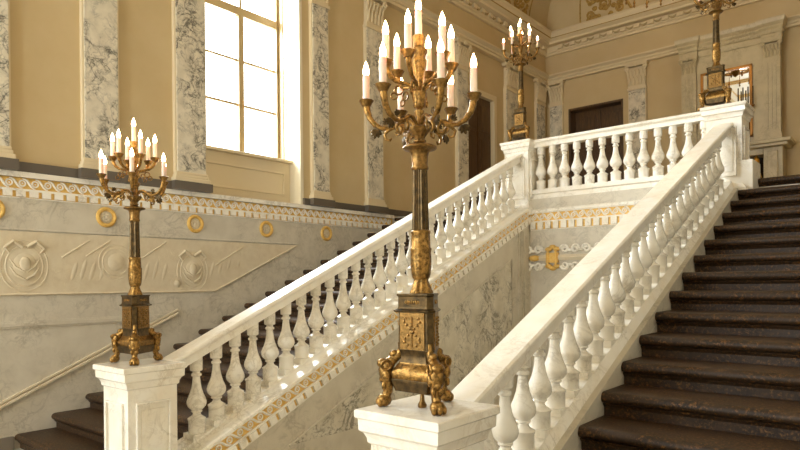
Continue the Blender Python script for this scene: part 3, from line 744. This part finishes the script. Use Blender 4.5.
# ---- chimneypiece with mirror on the far wall
fp = thing('chimneypiece', 'tall carved marble chimneypiece with mirror frame on the far wall', 'chimneypiece', (-3.05, YB, ZL))
inv = Matrix.Translation(-fp.location)
Y1 = 14.08
b = MB().box(-3.93, -2.15, Y1, YB, 2.70, 4.86); b.xf(inv).build('overmantel', M_CHIM, fp, smooth=0)
for xa, xb in ((-3.95, -3.66), (-2.42, -2.13)):
    m = MB().box(xa, xb, Y1 - .07, Y1, 2.72, 4.37)
    for t in (.06, .13, .20): m.box(xa + t - .012, xa + t + .022, Y1 - .082, Y1 - .07, 2.95, 4.25)
    m.box(xa - .02, xb + .02, Y1 - .09, Y1, 2.72, 2.86)
    xc2, w = (xa + xb) / 2, .29
    q = MB(); corinthian(q, w, .06, 4.36, 4.69, 'B'); q.xf(Matrix(((1, 0, 0, xc2), (0, -1, 0, Y1), (0, 0, 1, 0), (0, 0, 0, 1)))); m.merge(q)
    m.xf(inv).build('side_pilaster', M_CHIM, fp, smooth=30)
e = MB()
ep = [(0, 4.68), (.02, 4.69), (.02, 4.80), (.05, 4.82), (.05, 4.88), (.09, 4.92), (.09, 4.95), (.14, 5.0), (.16, 5.05), (.16, 5.09), (0, 5.09)]
e.loft([[(-3.93 - o * .7 if i == 0 else -3.93 - o * .7, YB, z) if i == 0 else ((-3.93 - o * .7, Y1 - o * .9, z) if i == 1 else ((-2.15 + o * .7, Y1 - o * .9, z) if i == 2 else (-2.15 + o * .7, YB, z))) for o, z in ep] for i in range(4)])
x = -3.98
while x < -2.1: e.box(x, x + .045, Y1 - .075, Y1 - .03, 4.825, 4.875); x += .085
for xa, xb in ((-3.97, -3.64), (-2.44, -2.11)):
    e.loft([[(xa - o * .5, Y1 - .08 - o * .8, z), (xb + o * .5, Y1 - .08 - o * .8, z), (xb + o * .5, Y1, z), (xa - o * .5, Y1, z)] for o, z in ep[1:]])
e.xf(inv).build('entablature', M_CHIM, fp, smooth=20)
m = MB().box(-4.12, -1.93, Y1 - .34, YB, 2.64, 2.71); m.box(-4.06, -1.99, Y1 - .28, YB, 2.58, 2.64); m.xf(inv).build('mantel_shelf', M_CHIM, fp, smooth=0, bev=.012)
m = MB()
for xa, xb in ((-4.0, -3.72), (-2.42, -2.09)):
    m.box(xa, xb, Y1 - .15, YB, ZL, 2.58); m.box(xa + .08, xb - .08, Y1 - .2, Y1 - .15, ZL, 2.5)
m.box(-3.72, -2.42, Y1 - .15, YB, 2.46, 2.58)
m.xf(inv).build('jambs', M_CHIM, fp, smooth=0, bev=.012)
MB().box(-3.72, -2.42, YB - .03, YB - .005, ZL, 2.46).xf(inv).build('firebox', M_DARK, fp, smooth=0)
mr = MB().box(-3.54, -2.66, Y1 - .02, Y1 - .005, 2.9, 4.28)
mo_ = mr.build('wall_mirror', M_MIRROR, smooth=0); tag(mo_, 'gilt-framed mirror over the mantel on the far wall', 'mirror')
m = MB(); m.box(-3.58, -3.53, Y1 - .05, Y1 - .001, 2.86, 4.32).box(-2.67, -2.62, Y1 - .05, Y1 - .001, 2.86, 4.32).box(-3.58, -2.62, Y1 - .05, Y1 - .001, 4.27, 4.32).box(-3.58, -2.62, Y1 - .05, Y1 - .001, 2.86, 2.91)
m.build('frame', M_BRASSF, mo_, smooth=0, bev=.008)
an = MB(); an.lathe([(0, .09), (.04, .09), (.06, .05), (.2, .03), (.5, .028), (.7, .03), (.78, .045), (.84, .05), (.9, .03), (.95, .055), (1.02, .06), (1.08, .035), (1.12, .05), (1.17, .055), (1.22, .035), (1.28, .004)], (-2.545, 13.99, ZL), 16)
for sg in (-1, 1): an.tube([(-2.545, 13.99, ZL + .85), (-2.545 + sg * .06, 13.99, ZL + .9), (-2.545 + sg * .08, 13.99, ZL + .82)], [.018, .016, .01], 8)
tag(an.build('andiron', M_GOLD), 'gilt ornamental andiron standing in the dark fireplace opening', 'andiron')
# mantel candelabrum with thin dark candles
mc = MB(); cx, cy = -2.72, 13.93
mc.lathe([(2.71, .10), (2.74, .10), (2.78, .03), (3.1, .025), (3.2, .05), (3.3, .025), (3.55, .02)], (cx, cy, 0), 14)
for t in (-.13, -.045, .045, .13):
    mc.tube([(cx, cy, 3.35), (cx + t * .6, cy, 3.4), (cx + t, cy, 3.45)], .014, 8); mc.lathe([(3.43, .014), (3.46, .035), (3.475, .02)], (cx + t, cy, 0), 10)
mco = tag(mc.build('mantel_candlestick', M_DARKG), 'dark branched candlestick on the far mantel, peeking out beside the right candelabrum', 'candlestick')
for t in (-.13, -.045, .045, .13): MB().lathe([(3.47, .014), (3.84, .012)], (cx + t, cy, 0), 10).build('candle', M_DARKB, mco)

# ---- gilded stucco in the cove by the far corner
def cove_pt(side, s, a, lift=.012):    # s along the wall, a angle up the cove
    d = RC * (1 - math.cos(a)); z = ZC1 + RC * math.sin(a)
    d += lift * math.cos(a); z -= lift * math.sin(a)
    return (XW + d, s, z) if side == 'L' else (s, YB - d, z)
def cove_spiral(m, side, s, a, r, t, turns, sg, ph=0):
    n = int(18 * turns); pts = []
    for i in range(n):
        u = ph + sg * 2 * PI * turns * i / (n - 1); rr = r * (1 - .8 * i / (n - 1))
        pts.append(cove_pt(side, s + rr * math.cos(u), a + rr / RC * math.sin(u)))
    m.tube(pts, [t * (1 - .45 * i / (n - 1)) for i in range(n)], 6)
def ornament(side, s0, dirn, label):
    m = MB()
    P = lambda s, a: cove_pt(side, s0 + dirn * s, a)
    m.tube([P(.10 + .2 * (i / 8) ** 2, .12 + .085 * i) for i in range(9)], .03, 7)
    m.tube([P(1.35 - .14 * math.sin(i / 8 * PI), .12 + .085 * i) for i in range(9)], .04, 7)
    for s, a, r, sg in ((.35, .22, .11, 1), (.72, .36, .16, -1), (1.08, .22, .11, 1), (.42, .52, .13, -1), (1.1, .55, .15, 1), (.75, .68, .12, 1), (.55, .85, .14, -1), (1.0, .88, .14, 1)):
        cove_spiral(m, side, s0 + dirn * s, a, r, .05, 1.6, sg, ph=random.uniform(0, 6))
        m.ball(cove_pt(side, s0 + dirn * s, a), .035, n=8, m=5)
    for i in range(26):
        s = .25 + 1.0 * random.random(); a = .15 + .75 * random.random()
        m.ball(P(s, a), .08, .04, .08, 7, 4)
    m.tube([P(1.45, .12), P(1.6, .10), P(1.72, .16), P(1.68, .24), P(1.58, .22)], [.035, .03, .03, .022, .015], 7)
    return tag(m.build('ceiling_ornament', M_COVEG), label, 'ceiling ornament', 'gilded scroll ornaments in the ceiling cove')
ornament('L', YB - .85, -1, 'gilded scroll ornament in the ceiling cove left of the far corner')
ornament('B', XW + .85, 1, 'gilded scroll ornament in the ceiling cove right of the far corner')
gl = MB(); 
gl.tube([(XW + RC * (1 - math.cos(a)) + .012, YB - RC * (1 - math.cos(a)) - .012, ZC1 + RC * math.sin(a) - .01) for a in [i * .11 for i in range(15)]], .03, 6)
struct(gl.build('trim_10', M_CEIL))

# ---- chandelier hanging over the landing (only its lowest drops reach into the photo)
ch = thing('chandelier', 'gilt chandelier over the landing, only its lit lowest drops showing at the top edge', 'chandelier', (-3.56, 11.0, 4.86))
MB().tube([(0, 0, .35), (0, 0, ZTOP - 4.86)], .02, 8).build('chain_rod', M_GILT, ch)
m = MB(); m.tube([polar(.45, 2 * PI * i / 36, .35) for i in range(36)], .03, 8, closed=True)
for i in range(6): m.tube([(0, 0, .95), polar(.25, PI * i / 3, .7), polar(.45, PI * i / 3, .35)], .015, 8)
m.lathe([(.15, .01), (.2, .07), (.3, .1), (.38, .05), (.5, .03), (.95, .03)], n=16)
for i in range(6): m.tube([polar(.06, PI * i / 3, .3), polar(.25, PI * i / 3, .27), polar(.45, PI * i / 3, .35)], .016, 8)
m.build('frame', M_GILT, ch)
dm = MB().lathe([(0, .004), (.03, .022), (.06, .012), (.09, .026), (.13, .01), (.32, .006)], n=10).mesh('drop', M_GILT, 50)
for i in range(12): link('drop', dm, ch, polar(.45, PI * i / 6, .02))
cm = MB().lathe([(0, .018), (.13, .018)], n=12).mesh('candle', M_WAX, 40)
bm_ = MB().lathe([(.0, .008), (.014, .017), (.03, .017), (.055, .008), (.075, .001)], n=12).mesh('bulb', M_BULB, 60)
for i in range(12):
    c = link('candle', cm, ch, polar(.45, PI * i / 6, .38)); link('bulb', bm_, c, (0, 0, .13))

# ------------------------------------------------------------------ light
def area(name, loc, rot, sx, sy, power, col):
    l = bpy.data.lights.new(name, 'AREA'); l.shape = 'RECTANGLE'; l.size = sx; l.size_y = sy; l.energy = power; l.color = col
    o = bpy.data.objects.new(name, l); C.objects.link(o); o.location = loc; o.rotation_euler = rot; return o
DAY = (.88, .94, 1)
area('daylight_window', (-9.3, (WIN[0] + WIN[1]) / 2, 4.2), (0, math.radians(-80), 0), 3.0, 2.4, 1500, DAY)
area('daylight_window', (-9.3, (WIN2[0] + WIN2[1]) / 2, 4.2), (0, math.radians(-80), 0), 3.0, 2.4, 1500, DAY)
for a, b in FW:
    area('daylight_front', ((a + b) / 2, YF - .45, 2.2), (math.radians(90), 0, 0), 1.6, 5.0, 330, (.84, .92, 1))
def point(name, loc, power, r, col):
    l = bpy.data.lights.new(name, 'POINT'); l.energy = power; l.shadow_soft_size = r; l.color = col
    o = bpy.data.objects.new(name, l); C.objects.link(o); o.location = loc; return o
point('chandelier_light', (-3.56, 11.0, 5.5), 30, .35, (1, .76, .46))
w = bpy.data.worlds.new('World'); bpy.context.scene.world = w; w.use_nodes = True
w.node_tree.nodes['Background'].inputs[0].default_value = (1, .97, .92, 1); w.node_tree.nodes['Background'].inputs[1].default_value = 5

# ------------------------------------------------------------------ camera
cam = bpy.data.cameras.new('Camera'); co_ = bpy.data.objects.new('Camera', cam); C.objects.link(co_)
th, ro = .702, .01
r = Vector((math.cos(th), math.sin(th), 0)); fw_ = Vector((-math.sin(th), math.cos(th), 0)); up = Vector((0, 0, 1))
r2 = r * math.cos(ro) - up * math.sin(ro); u2 = up * math.cos(ro) + r * math.sin(ro)
co_.matrix_world = Matrix(((r2.x, u2.x, -fw_.x, 0), (r2.y, u2.y, -fw_.y, 0), (r2.z, u2.z, -fw_.z, 0), (0, 0, 0, 1)))
cam.sensor_width = 36; cam.lens = 621.2 / 800 * 36; cam.shift_x = -.58 / 800; cam.shift_y = 58.07 / 800; cam.clip_start = .02
sc = bpy.context.scene; sc.camera = co_
sc.view_settings.view_transform = 'Standard'; sc.view_settings.look = 'None'; sc.view_settings.gamma = 1; sc.view_settings.exposure = .32
sc.cycles.use_denoising = True; sc.cycles.max_bounces = 8; sc.cycles.diffuse_bounces = 5; sc.cycles.sample_clamp_indirect = 6
